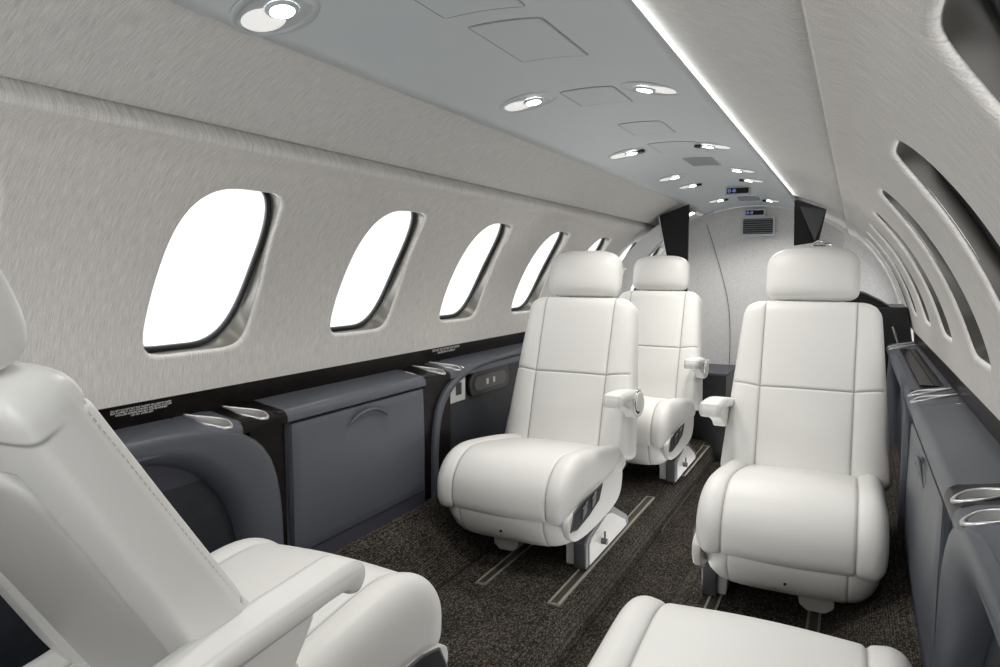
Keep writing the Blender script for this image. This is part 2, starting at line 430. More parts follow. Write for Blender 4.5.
def cabinet(side, y0, y1, label):
    t = empty('side_cabinet', (side * .66, (y0 + y1) / 2, .15), label, 'cabinet')
    O = Vector(t.location)
    def X(mb): mb.V = [tuple(Vector(v) - O) for v in mb.V]; return mb
    mb = MB(); ledge_strip(mb, side, y0, y1, 0, 14)
    pr = [(.63, .50), (.634, .498), (.645, .497), (.645, .12)]
    mb.rows([[(side * x, y, z) for y in (y0, y1)] for x, z in pr], k=0)
    for y in (y0, y1):
        mb.fan([(side * x, y, z) for x, z in LEDGE] + [(side * .645, y, .12), (side * .735, y, .12)])
    X(mb).build('body', 'blue', t)
    # door: bowed panel hung below the ledge
    mb = MB(); a, b_ = y0 + .012, y1 - .012; rows = []
    zt, zb = .493, .185
    for i in range(25):
        z = zb + (zt - zb) * i / 24
        e = min(i, 24 - i) / 24 * (zt - zb)
        row = []
        for j in range(41):
            y = a + (b_ - a) * j / 40
            d = min(y - a, b_ - y, e if e > 0 else 0)
            x = .632 - .004 * sm(0, .008, d) - .003 * math.sin(PI * (z - zb) / (zt - zb))
            # scooped finger pull: an arc with a dip below it
            u, v = (y - (a + b_) / 2) / .085, (z - .448) / .06
            arc = .448 + .030 * (1 - u * u) if abs(u) < 1 else 0
            if abs(u) < 1 and z < arc: x += .008 * (1 - u * u) * gs(z - arc, .045)
            row.append((side * x, y, z))
        rows.append(row)
    mb.rows(rows)
    mb.rows([[(side * .645, y, z) for (y, z) in ((a, zb), (b_, zb), (b_, zt), (a, zt), (a, zb))], [(side * .630, y, z) for (y, z) in ((a, zb), (b_, zb), (b_, zt), (a, zt), (a, zb))]])
    d = X(mb).build('door', 'blue', t)
    mb = MB(); pts = []
    for i in range(21):
        u = -1 + i / 10
        pts.append((side * (.6245 - .004 * (1 - u * u)), (a + b_) / 2 + .085 * u, .449 + .030 * (1 - u * u)))
    mb.tube(pts, lambda f: .0012 + .0042 * math.sin(PI * f), 8)
    X(mb).build('handle', 'blue2', d)
    mb = MB(); mb.box(*sorted((side * .634, side * .66)), y0 + .004, y1 - .004, .10, .180)
    X(mb).build('kick_strip', 'kick', t, smooth=False)
    return t

def bay(side, y0, y1, rim, no, n_in, label, topseg, dark='navy', dep=.668):
    """padded arch-shaped armrest surround with a dark recessed panel"""
    yc, a = (y0 + y1) / 2, (y1 - y0) / 2
    t = empty('armrest_surround', (side * .66, yc, .1), label, 'side panel')
    O = Vector(t.location)
    def X(mb): mb.V = [tuple(Vector(v) - O) for v in mb.V]; return mb
    mb = MB()
    for (p, q) in topseg: ledge_strip(mb, side, p, q, 0, 16)
    X(mb).build('ledge', 'blue2', t)
    mb = MB(); K = 60; rows = []
    cs = [(0, .645), (.0, .632), (.03, .6285), (.10, .6265), (.30, .6255), (.5, .627), (.70, .632), (.86, .641), (.96, .654), (1, dep + .002), (1.0, .70)]
    for f, x in cs:
        row = []; n = no + (n_in - no) * f
        for i in range(K + 1):
            th = PI * i / K
            c, s = math.cos(th), math.sin(th); k = (abs(c) ** n + abs(s) ** n) ** (1 / n)
            aa = a - rim * f; bb = .4365 - rim * .45 * f
            row.append((side * x, yc + aa * c / k, .10 + bb * s / k))
        rows.append(row)
    mb.rows(rows); X(mb).build('arch_rim', 'blue2', t)
    mb = MB(); rows = []
    for i in range(9):
        z = .10 + .40 * i / 8
        rows.append([(side * (dep + .006 * sm(.25, .5, z)), y0 + .01 + (y1 - y0 - .02) * j / 12, z) for j in range(13)])
    mb.rows(rows); X(mb).build('recess_panel', dark, t)
    # fill spandrels above the arch
    return t

def pillar(side, y0, y1, label, z0=.10):
    t = empty('wood_pillar', (side * .66, (y0 + y1) / 2, z0), label, 'pillar')
    O = Vector(t.location)
    def X(mb): mb.V = [tuple(Vector(v) - O) for v in mb.V]; return mb
    mb = MB(); mb.box(*sorted((side * .640, side * .735)), y0, y1, z0, .512)
    X(mb).build('facing', 'wood', t, smooth=False)
    return t, X

# left side, front to back ------------------------------------------------
bay(-1, .02, 1.150, .095, 5, 3.3, 'slate padded arch surround with dark recess beside the nearest left seat', [(-.3, .948)])
t, X = pillar(-1, 1.07, 1.170, 'glossy espresso pillar between the near padded arch and the left cabinet')
mb = MB(); cup_cell(mb, -1, .995, .047); X(mb).build('ledge_corner', 'blue2', t)
mb = MB(); cup_cell(mb, -1, 1.095, .053); ledge_strip(mb, -1, 1.148, 1.17, 0, 2); X(mb).build('ledge_top', 'wood', t)
cup(-1, .995, 'silver teardrop cup holder at left, on the slate arch nearest the warning text')
cup(-1, 1.095, 'silver teardrop cup holder at left, on the black ledge just before the left cabinet')
cabinet(-1, 1.172, 1.742, 'blue-grey cabinet with curved pull under the second left window')
t, X = pillar(-1, 1.744, 1.90, 'glossy espresso pillar behind the left cabinet')
mb = MB(); ledge_strip(mb, -1, 1.744, 1.790, 0, 3); cup_cell(mb, -1, 1.838, .048); X(mb).build('ledge_top', 'wood', t)
cup(-1, 1.838, 'silver cup holder at the aft corner of the left cabinet top')
cup(-1, 1.935, 'silver cup holder at left, just before the control panel by the second seat')
mb = MB(); cup_cell(mb, -1, 1.935, .049); X(mb).build('ledge_corner', 'blue2', t)
b2 = bay(-1, 1.782, 3.42, .045, 5.5, 5, 'slate framed dark side panel with outlet beside the second left seat', [(1.984, 3.44)], 'navy', .650)
# right side --------------------------------------------------------------
bay(1, .05, 1.190, .10, 5, 3.3, 'slate padded arch surround in the lower right corner', [(-.3, 1.005)])
t, X = pillar(1, 1.11, 1.20, 'glossy grey-brown pillar below the two nearest right cup holders')
mb = MB(); cup_cell(mb, 1, 1.052, .047); X(mb).build('ledge_corner', 'blue2', t)
mb = MB(); cup_cell(mb, 1, 1.150, .051); X(mb).build('ledge_top', 'wood', t)
cup(1, 1.052, 'silver cup holder at right edge, the lower and nearer of the front pair')
cup(1, 1.150, 'silver cup holder at right edge, the upper one touching the right cabinet')
cabinet(1, 1.202, 1.872, 'blue-grey cabinet with curved pull beside the right seat')
t, X = pillar(1, 1.874, 2.10, 'glossy dark pillar at the aft end of the right cabinet')
mb = MB(); ledge_strip(mb, 1, 1.874, 1.93, 0, 3); cup_cell(mb, 1, 1.978, .048); cup_cell(mb, 1, 2.075, .049); X(mb).build('ledge_top', 'blue2', t)
cup(1, 1.978, 'silver cup holder on the far end of the right cabinet, nearer of two')
cup(1, 2.075, 'silver cup holder on the far end of the right cabinet, farther of two')
bay(1, 2.08, 3.20, .06, 5, 4, 'slate armrest surround with dark recess behind the right seat', [(2.124, 3.22)])
t, X = pillar(1, 3.21, 3.44, 'dark pillar at the aft end of the right ledge')
mb = MB(); cup_cell(mb, 1, 3.27, .049); cup_cell(mb, 1, 3.37, .05); ledge_strip(mb, 1, 3.42, 3.44, 0, 1); X(mb).build('ledge_top', 'blue2', t)
cup(1, 3.27, 'small bright cup holder at the aft end of the right ledge, nearer of two')
cup(1, 3.37, 'small bright cup holder at the aft end of the right ledge, farther of two')
# glossy black table slot let into the right ledge
t = empty('table_slot', (.70, 2.5, .537), 'glossy black folding table slot in the right ledge behind the cup holders', 'table slot')
mb = MB(); mb.box(-.036, .028, -.36, .62, 0, .0025); mb.build('cover', 'wood', t, smooth=False)
mb = MB(); mb.box(-.006, -.002, -.36, .62, .0026, .0032); mb.build('gap', 'matblack', t, smooth=False)
# backing below the ledge (dark sidewall behind pillars and arches)
for side in (-1, 1):
    mb = MB(); mb.rows([[(side * x, y, z) for y in (-.85, 3.46)] for x, z in ((.655, .49), (.70, .30), (.69, .10))])
    mb.build('trim_%d' % (4 if side < 0 else 5), 'kick', kind='structure', smooth=False)

# outlet and control panel on the second left surround
O = empty('power_outlet', (-.650, 1.955, .455), 'pale square power outlet plate on the dark left side panel', 'outlet')
prism('plate', [(-.052, -.040), (.045, -.040), (.045, .040), (-.020, .040), (-.052, .010)], 0, 0, .008, 'outlet', O, .002)
prism('socket', [(-.018, -.018), (.018, -.018), (.018, .022), (-.018, .022)], 0, .0075, .0095, 'black', O, .0006)
O = empty('seat_control_panel', (-.6485, 2.17, .457), 'black oval control panel beside the pale power outlet', 'control panel')
def oval(w, h, n=8, r=None):
    r = r or h; pts = []
    for (cx, cy, a0) in ((w - r, h - r, 0), (-w + r, h - r, PI / 2), (-w + r, -h + r, PI), (w - r, -h + r, 1.5 * PI)):
        for i in range(n + 1): pts.append((cx + r * math.cos(a0 + PI / 2 * i / n), cy + r * math.sin(a0 + PI / 2 * i / n)))
    return pts
prism('bezel', oval(.150, .042), 0, 0, .012, 'black', O, .003, smooth=False)
prism('inset', oval(.120, .024), 0, .0115, .014, 'gun', O, .001)
for k in range(2): prism('button', oval(.008, .010, 4, .003), 0, .0138, .0165, 'ink' if 0 else 'outlet', O, .001).location = (0, -.03 + .05 * k, 0)

def text(s, size, name, parent=None, loc=(0, 0, 0), rot=(PI / 2, 0, PI / 2), ma='ink', **kw):
    c = bpy.data.curves.new(name, 'FONT'); c.body = s; c.size = size; c.align_x = 'CENTER'; c.space_line = .95
    o = bpy.data.objects.new('tmp', c); COL.objects.link(o); dg = bpy.context.evaluated_depsgraph_get()
    me = bpy.data.meshes.new_from_object(o.evaluated_get(dg)); bpy.data.objects.remove(o); me.materials.clear(); me.materials.append(M[ma])
    o = link(name, me, parent, **kw); o.location = loc; o.rotation_euler = rot; return o
tx = text('DO NOT OCCUPY SEAT FOR TAKEOFF OR LANDING UNLESS\nSEAT IS UPRIGHT, FULLY OUTBOARD AND SWIVEL IS LOCKED\nSHOULDER HARNESS AND BELT MUST BE FASTENED\nLIFE VEST UNDER SEAT', .0047, 'warning_text', loc=(-.7255, .882, .577), label='four tiny lines of white warning text on the glossy dark band', cat='lettering')
tx.rotation_euler = (PI / 2 , 0, PI / 2)
tx2 = text('DO NOT OCCUPY SEAT FOR TAKEOFF\nUNLESS SEAT IS UPRIGHT', .010, 'warning_text', loc=(-.7262, 2.02, .576), label='small faded lettering on the dark band above the second cup holder pair', cat='lettering')

# ------------------------------------------------------------------ seat tracks and aisle strip
def track(x, y0, y1, label):
    t = empty('seat_track', (x, (y0 + y1) / 2, 0), label, 'seat track', 'seat tracks let into the carpet'); h = (y1 - y0) / 2
    mb = MB()
    for s in (-1, 1): mb.box(s * .0125 - .003, s * .0125 + .003, -h, h, -.002, .0035)
    mb.box(-.0155, .0155, -h - .004, -h + .002, -.002, .0035); mb.box(-.0155, .0155, h - .002, h + .004, -.002, .0035)
    mb.build('lip', 'tracklip', t, smooth=False)
    mb = MB(); mb.box(-.0095, .0095, -h, h, -.002, .0016); mb.build('channel', 'channel', t, smooth=False)
track(-.149, 1.58, 2.52, 'metal seat track under the inboard leg of the second left seat')
track(-.368, 1.60, 2.45, 'metal seat track under the outboard leg of the second left seat')
track(.210, 1.30, 2.45, 'metal seat track under the inboard leg of the right seat')
track(.443, 1.30, 2.45, 'metal seat track under the outboard leg of the right seat')
track(-.110, 2.86, 3.40, 'metal seat track under the inboard leg of the third left seat')
mb = MB(); mb.box(-.0915, -.087, 2.45, 3.05, -.098, -.090)
mb.build('aisle_strip', 'silver', label='thin bright strip along the foot of the aisle step', cat='strip', smooth=False)

# ------------------------------------------------------------------ seats
def cushion_mesh(W=.205, sx=.142):
    cp = [(-.020, .176), (-.032, .215), (-.023, .264), (.018, .308), (.085, .328), (.19, .320), (.32, .298), (.43, .276), (.49, .268), (.505, .25),
          (.49, .215), (.40, .20), (.25, .185), (.12, .175), (.03, .170)]
    P = catmull(cp, 5)
    spine = [(min(.45, max(.045, p[0])), .235 - .02 * sm(.1, .5, p[0])) for p in P]
    re = .047
    xs = []
    for i in range(13):
        ph = PI / 2 * i / 12; xs.append(-(W - re) - re * math.cos(ph))
    def seg(a, b_, n): return [a + (b_ - a) * i / n for i in range(1, n + 1)]
    xs = xs[:-1]
    e = .0045
    k1 = [-sx - 2 * e, -sx - e, -sx - e / 2.2, -sx, -sx + e / 2.2, -sx + e, -sx + 2 * e]
    xs = sorted(set([x for x in xs if abs(x + sx) > 2.2 * e] + k1)); xs += seg(-sx + 2 * e, 0, 9)
    xs = xs + [-x for x in reversed(xs[:-1])]
    rows = []; disp = []; seam = []
    for p, s in zip(P, spine):
        row = []
        for x in xs:
            q = max(0, (abs(x) - (W - re)) / re); q = min(1, q)
            f = (1 - q ** 3.0) ** (1 / 3.0)
            y = s[0] + (p[0] - s[0]) * f; z = s[1] + (p[1] - s[1]) * f
            row.append((x, y, z))
            g = gs(abs(x) - sx, .0035)
            d = -.0042 * g + .0055 * math.cos(min(1, abs(x) / sx) * PI / 2) * 1.0
            if abs(x) > sx: d += .0105 * math.sin(PI * min(1, (abs(x) - sx) / (W - sx) * .9)) * (.5 + .7 * sm(.15, .42, y))
            if z < .19 and y > .03: d *= .3
            disp.append(d); seam.append(gs(abs(x) - sx, .0019))
        rows.append(row)
    V, F = grid(rows, False, True)
    nC = len(xs)
    F.append(tuple(i * nC for i in range(len(rows)))); F.append(tuple(i * nC + nC - 1 for i in range(len(rows))))
    return displaced('cushion', V, F, disp, seam, 'leather')
def pan_mesh(sx=.138):
    """tapering leather apron below the cushion"""
    rows = []; seam = []
    lev = [(0, .196, .199, -.012), (.08, .180, .204, -.021), (.3, .146, .202, -.016), (.6, .110, .192, .004), (.8, .090, .180, .024), (.93, .080, .166, .044), (1, .077, .145, .070)]
    for _, z, w, yf in lev:
        row = []
        yb = .47 - (yf * .3)
        cy = (yf + yb) / 2; hl = (yb - yf) / 2
        xsf = sorted(set([-1 + .04 * i for i in range(51)] + [s * (sx * .93 + d) / w for s in (-1, 1) for d in (-.004, -.002, 0, .002, .004)]))
        fr = [(u * w, cy - hl * (1 - abs(u) ** 5) ** (1 / 5) if abs(u) < 1 else cy) for u in xsf]
        bk = [(u * w, cy + hl * (1 - abs(u) ** 8) ** (1 / 8) if abs(u) < 1 else cy) for u in [1 - .1 * i for i in range(1, 20)]]
        for x, y in fr:
            g = gs(abs(x) - sx * .93, .003); row.append((x, y + .003 * g, z)); seam.append(gs(abs(x) - sx * .93, .0018) * .8)
        for x, y in bk: row.append((x, y, z)); seam.append(0)
        rows.append(row)
    V, F = grid(rows, True)
    F.append(tuple(range(len(rows[0])))); F.append(tuple((len(rows) - 1) * len(rows[0]) + i for i in range(len(rows[0]))))
    return mesh('apron', V, F, 'leather', True, None, seam)

def slab(name, H, wf, tf, base, rec, sx=None, hm=None, nf=4.0, nb=9.0, recess=0, mats='leather', curve=0, nrow=44, puff=.005, topseam=None):
    """upright padded slab; wf(h), tf(h) half width and thickness. base=(y,z), rec = recline angle"""
    sr, cr_ = math.sin(rec), math.cos(rec)
    hs = [H * .5 * (1 - math.cos(PI * i / nrow)) for i in range(nrow + 1)]
    if topseam: hs = sorted(hs + [topseam + d for d in (-.012, -.008, -.005, -.003, -.0015, 0, .0015, .003, .005, .008, .012)])
    if recess: hs = sorted(set(hs + [H - .085 - .002 * k for k in range(-1, 7)]))
    if hm is not None: hs = sorted(hs + [hm + d for d in (-.016, -.009, -.006, -.0035, -.0018, 0, .0018, .0035, .006, .009, .012, .016, .02)])
    rows = []; disp = []; seam = []
    for h in hs:
        w = max(wf(h), .002); t = max(tf(h), .001); row = []
        cx = curve * math.sin(PI * h / H)
        U = []
        sxx = sx if sx is None else min(sx, w * .86)
        us = .7 if sx is None else sxx / w
        e = .0045 / w
        def cl(n): return [math.sin(PI / 2 * i / n) for i in range(n + 1)]
        seg1 = [us + 2 * e + (1 - us - 2 * e) * v for v in cl(12)]
        seg0 = [(us - 2 * e) * i / 10 for i in range(0, 11)]
        pos = seg0 + [us - e, us - e / 2, us, us + e / 2, us + e] + seg1
        U = [-u for u in reversed(pos[1:])] + pos
        for u in U:
            y = -t * (max(0, 1 - abs(u) ** nf)) ** (1 / nf); x = u * w
            g = 0; s_ = 0
            if sx is not None: g = gs(abs(x) - sxx, .0035); s_ = gs(abs(x) - sxx, .0019)
            if hm is not None:
                hh = hm + .010 * max(0, (abs(x) - (sx or 9))) / .07
                g = max(g, gs(h - hh, .0035)); s_ = max(s_, gs(h - hh, .0019))
            if topseam: g = max(g, gs(h - topseam, .004)); s_ = max(s_, gs(h - topseam, .0022))
            edge = sm(0, .03, min(h, H - h)) * (1 if abs(u) < .97 else 0)
            d = (-.0038 * g + puff * max(0, math.cos(min(1, abs(x) / (sxx or w)) * PI / 2))) * edge
            if sx is not None and abs(x) > sxx: d += .006 * math.sin(PI * min(1, (abs(x) - sxx) / max(.01, (w - sxx)) * .9)) * edge
            row.append((x, y + cx, h)); disp.append(d); seam.append(s_ * (1 if edge > .02 else .3) * (1 if abs(u) < .96 else 0))
        for u in reversed(U[1:-1]):
            y = t * (max(0, 1 - abs(u) ** nb)) ** (1 / nb)
            if recess: y -= recess * (1 - sm(.60, .67, abs(u))) * sm(.0, .008, H - .085 - h)
            row.append((u * w, y + cx, h)); disp.append(0); seam.append(gs(h - topseam, .0022) if topseam else 0)
        rows.append(row)
    R_ = []
    for row in rows: R_.append([(x, base[0] + y * cr_ + h * sr, base[1] - y * sr + h * cr_) for x, y, h in row])
    V, F = grid(R_, True); n = len(R_[0])
    F.append(tuple(range(n))); F.append(tuple((len(R_) - 1) * n + i for i in range(n)))
    return displaced(name, V, F, disp, seam, mats)

def corner(v, h, H, rt, rb):
    """shrink v so that top and bottom corners are rounded with radii rt, rb"""
    if h > H - rt: q = (h - (H - rt)) / rt; v -= rt * (1 - math.sqrt(max(0, 1 - q * q)))
    if h < rb: q = (rb - h) / rb; v -= rb * (1 - math.sqrt(max(0, 1 - q * q)))
    return v

def armrest(t, s, ac, arm_tip, disc, full):
    sec = catmull([(arm_tip, .452), (arm_tip + .002, .470), (arm_tip + .022, .480), (.42, .476), (.50, .470), (.58, .462), (.62, .450), (.62, .432), (.55, .437), (.45, .445), (arm_tip + .045, .450), (arm_tip + .030, .441), (arm_tip + .012, .439)], 4)
    if not full: sec = [Vector((min(p[0], arm_tip + .055 + (p[0] - arm_tip - .055) * .62), p[1])) for p in sec]
    rows = []; seam = []
    for i in range(15):
        u = -1 + i / 7; hw = .029; f = (1 - abs(u) ** 4) ** (1 / 4) if abs(u) < 1 else 0
        f = .55 + .45 * f if abs(u) < 1 else .55
        cy2 = [(min(.60, max(arm_tip + .02, p[0])), .457) for p in sec]
        rows.append([(ac + hw * u, c[0] + (p[0] - c[0]) * f, c[1] + (p[1] - c[1]) * f) for p, c in zip(sec, cy2)])
        seam += [gs(abs(u) - .78, .08) * .55] * len(sec)
    V, F = grid(rows, True); n = len(rows[0]); F.append(tuple(range(n))); F.append(tuple((14) * n + i for i in range(n)))
    arm = link('armrest', mesh('armrest', V, F, 'leather', True, None, seam), t)
    sup = catmull([(arm_tip + .075, .446), (.46, .446), (.53, .438), (.55, .41), (.52, .378), (.46, .376), (.42, .40), (arm_tip + .075, .432)] if not full else [(arm_tip + .09, .450), (.50, .450), (.60, .446), (.64, .42), (.63, .36), (.585, .315), (.53, .335), (.475, .385)], 4)
    prism('arm_support', [tuple(p) for p in sup], 0, *sorted((ac - s * .014, ac + s * .022)), 'leather', arm, .005, 3)
    if disc:
        for nm, r, a, b_, mm in (('pivot_ring', .040, .022, .031, 'chrome'), ('pivot_cap', .031, .028, .034, 'plastic')):
            prism(nm, [(.445 + r * math.cos(i * PI / 16), .432 + r * math.sin(i * PI / 16)) for i in range(32)], 0, *sorted((ac + s * a, ac + s * b_)), mm, arm, .002, 2, smooth=True)
    return arm

def seat(name_label, cat, x, y, rz, s, rec=math.radians(17), disc=True, arm_on=True, yb=.432, arm_tip=.258, stitch=False, extra_top=0):
    t = empty('aircraft_chair', (x, y, 0), name_label, cat, rz=rz)
    P = lambda nm, me: link(nm, me, t)
    P('seat_cushion', cushion_mesh()); P('seat_apron', pan_mesh())
    H = .540 + extra_top
    def wb(h): return corner(interp([(0, .230), (.12, .221), (.26, .210), (.42, .198), (H - .03, .190), (H, .186)], h), h, H, .050 if not stitch else .028, .03)
    def tb(h): return corner(interp([(0, .055), (.15, .060), (.35, .054), (H, .046)], h), h, H, .038 if not stitch else .022, .03)
    if stitch:
        tb0 = tb; tb = lambda h: tb0(h) * .74
        yb -= .012
    base = (yb + .055, .228)
    P('backrest', slab('backrest', H, wb, tb, base, rec, sx=.126, hm=.266, recess=.020, curve=.0, topseam=(H - .045 if stitch else None))).name = 'backrest'
    Hs = H - .11
    def ws(h): return corner(wb(h + .02) * .625, h, Hs, .05, .02)
    sr, cr_ = math.sin(rec), math.cos(rec)
    P('rear_shell', slab('rear_shell', Hs, ws, lambda h: corner(.016, h, Hs, .014, .012), (base[0] + .026 * cr_ + .02 * sr, base[1] - .026 * sr + .02 * cr_), rec, sx=None, nf=4, nb=5, mats='shell', puff=0))
    if stitch:
        for o in t.children:
            if o.name.startswith(('seat_cushion', 'seat_apron')): o.location = (.025, 0, .016)
    # headrest
    Hh = .165
    def wh(h):
        q = abs(2 * h / Hh - 1); e = 3.3 if h > Hh / 2 else 6
        return .131 * max(0, 1 - q ** e) ** (1 / e)
    def thh(h):
        q = abs(2 * h / Hh - 1); return .046 * max(0, 1 - q ** 2.6) ** (1 / 2.6)
    hb = (base[0] + (H + .004) * sr - .006, base[1] + (H + .004) * cr_)
    P('headrest', slab('headrest', Hh, wh, thh, hb, rec - .10, nf=3.2, nb=3.2, puff=.004, nrow=36)).location.x = (-.032 if stitch else 0)
    for q in (-.05, .05):
        mb = MB(); mb.tube([(q, base[0] + (H - .03) * sr, base[1] + (H - .03) * cr_), (q, hb[0] + .03 * sr, hb[1] + .03 * cr_)], .006)
        mb.build('headrest_post', 'gun', t).location.x = (-.032 if stitch else 0)
    # side shroud with the recessed control pocket
    for q in ((s,) ):
        xo = q * .188; xi = q * .2085
        out = catmull([(-.012, .14), (-.022, .19), (.04, .212), (.15, .220), (.27, .230), (.36, .245), (.42, .262), (.445, .250), (.44, .16), (.38, .118), (.2, .105), (.05, .112)], 4)
        if stitch: xo += .025; xi += .025
        sh = prism('side_shroud', [tuple(p) for p in out], 0, *sorted((xo, xi)), 'plastic', t, .006, 3, smooth=True)
        pk = [(-.012, .160), (.012, .202), (.060, .213), (.235, .218), (.205, .180), (.125, .162), (.03, .152)]
        cy_, cz_ = .11, .185
        prism('pocket_rim', [(cy_ + (a - cy_) * 1.045, cz_ + (b_ - cz_) * 1.10) for a, b_ in pk], 0, *sorted((xi - q * .002, xi + q * .0035)), 'gun', sh, .0015)
        prism('pocket', pk, 0, *sorted((xi + q * .001, xi + q * .0042)), 'matblack', sh, .0008)
        for k in range(2):
            yy = .075 + .075 * k; zz = .180 + .008 * k
            prism('lever', [(yy - .018, zz - .012), (yy + .014, zz + .000), (yy + .024, zz + .030), (yy - .008, zz + .017)], 0, *sorted((xi + q * .003, xi + q * .008)), 'gun', sh, .003, smooth=False)
    # armrest on the inboard side
    ac = s * (.226 if not stitch else .229)
    if arm_on: armrest(t, s, ac, arm_tip, disc, stitch).location = (s * -.005, -.055, 0) if stitch else (0, 0, 0)
    # pedestal
    bx = s * .168; ox = -s * .060
    prism('pedestal_leg', [(bx - .030, 0.004), (bx + .018, .004), (bx + .022, .05), (bx + .030, .110), (bx - .045, .110), (bx - .030, .05)], 1, .135, .20, 'plastic', t, .004)
    prism('pedestal_leg', [(ox - .036, .018), (ox - .018, .004), (ox + .024, .004), (ox + .042, .018), (ox + .050, .110), (ox - .050, .110)], 1, .140, .22, 'plastic', t, .004)
    cv = prism('track_cover', [(.112, .004), (.108, .080), (.128, .098), (.29, .130), (.345, .122), (.505, .042), (.53, .004)], 0, *sorted((bx + s * .002, bx + s * .040)), 'gun', t, .004)
    prism('cover_plate', [(.135, .012), (.132, .070), (.148, .084), (.285, .112), (.33, .104), (.475, .036), (.49, .012)], 0, *sorted((bx + s * .039, bx + s * .0435)), 'plastic', cv, .0015)
    mb = MB(); c = Vector((bx + s * .043, .235, .048))
    mb.tube([c, c + Vector((s * .018, 0, 0))], .009, 14); mb.tube([c + Vector((s * .010, 0, 0)), c + Vector((s * .010, .0, .030))], .003, 8)
    mb.build('release_knob', 'gun', cv)
    mb = MB(); mb.box(-.17, .17, .20, .46, .075, .12); mb.build('base_frame', 'matblack', t, smooth=False)
    # small dark hole in the apron front
    mb = MB(); mb.tube([(0, .0, .122), (0, -.0085, .124)], .0035, 10); mb.build('rivet', 'matblack', t)
    if stitch:
        mb = MB()
        def dash(a, b_, r=.0009):
            mb.tube([a, b_], r, 5)
        # twin rows of thread along the inboard side of the backrest, set just inside the front edge
        for off in (.010, .018):
            h = .02
            while h < H - .05:
                def pt(h): 
                    w = wb(h); tt = tb(h); yy = -tt - .002 + off; u = (1 - (min(.999, abs(yy) / tt)) ** 4) ** .25
                    xx = s * (w * u + .0008)
                    return Vector((xx, base[0] + yy * cr_ + h * sr, base[1] - yy * sr + h * cr_))
                dash(pt(h), pt(h + .0045)); h += .0075
        mb.build('stitching', 'stitch', [o for o in t.children if o.name.startswith('backrest')][0])
    return t

seat('cream leather seat in the left foreground seen from behind, facing aft', 'seat', -.290, .975, PI, -1, rec=math.radians(31), disc=False, yb=.280, stitch=True, arm_tip=.34, extra_top=.068)
seat('cream leather seat facing forward on the left, beside the blue-grey cabinet', 'seat', -.348, 1.685, 0, 1)
seat('cream leather seat farthest back on the left, in front of the dark divider', 'seat', -.313, 2.62, 0, 1)
seat('large cream leather seat facing forward on the right of the aisle', 'seat', .383, 1.685, 0, -1, disc=False)
seat('cream leather seat at the bottom edge, only its cushion front in view', 'seat', .392, 1.105, PI, 1, rec=math.radians(62), arm_on=False)

# ------------------------------------------------------------------ ceiling fittings
def surf(o, x, y):
    """place a ceiling fitting so that its local -z follows the surface"""
    e = .01; n = Vector((-(zc(x + e, y) - zc(x - e, y)) / (2 * e), -(zc(x, y + e) - zc(x, y - e)) / (2 * e), 1)).normalized()
    o.location = (x, y, zc(x, y)); o.rotation_mode = 'QUATERNION'; o.rotation_quaternion = Vector((0, 0, 1)).rotation_difference(n)
def light_fit(x, y, L_, nozzle, label, n=48, w=.055):
    t = empty('ceiling_light', (x, y, 1), label, 'ceiling light'); surf(t, x, y)
    s = -1 if x < 0 else 1                      # the scoop opens outboard
    def E(a, b_, cx, z): return [(cx + a * math.cos(q), b_ * math.sin(q), z) for q in ang(n)]
    mb = MB(); mb.rows([E(L_, w, 0, .001), E(L_ * 1.0, w, 0, -.0015), E(L_ * .97, w * .94, 0, -.0026), E(L_ * .90, w * .80, 0, -.0022), E(L_ * .88, w * .76, 0, .0), ], True)
    mb.fan(E(L_ * .88, w * .76, 0, -.0012)); mb.build('bezel', 'bezel', t)
    mb = MB(); mb.tube(E(L_ * 1.005, w * 1.01, 0, -.0002), .0008, 5, True); mb.build('bezel_gap', 'line', t)
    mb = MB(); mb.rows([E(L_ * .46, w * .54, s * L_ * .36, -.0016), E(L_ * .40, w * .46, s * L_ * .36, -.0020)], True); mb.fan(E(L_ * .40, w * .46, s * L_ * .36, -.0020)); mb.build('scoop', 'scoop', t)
    mb = MB(); cx = -s * L_ * .18; mb.rows([E(.021, w * .42, cx, -.0018), E(.020, w * .40, cx, -.0035), E(.015, w * .30, cx, -.0052)], True); mb.build('lens_ring', 'bezel', t)
    mb = MB(); mb.fan(E(.0155, w * .31, cx, -.0054)); mb.build('lens', 'lens', t)
    if nozzle:
        mb = MB(); c = -s * L_ * .62
        mb.tube([(c, 0, -.001), (c, 0, -.010)], .012, 16); mb.tube([(c + s * .004, .019, -.001), (c + s * .004, .019, -.007)], .007, 12)
        mb.build('air_nozzle', 'black', t)
    l = bpy.data.lights.new('downlight', 'SPOT'); l.energy = 5.2; l.spot_size = 2.3; l.spot_blend = .8; l.shadow_soft_size = .03; l.color = (1, .97, .93)
    lo = bpy.data.objects.new('downlight', l); COL.objects.link(lo); lo.location = (x, y, zc(x, y) - .03); lo.parent = None
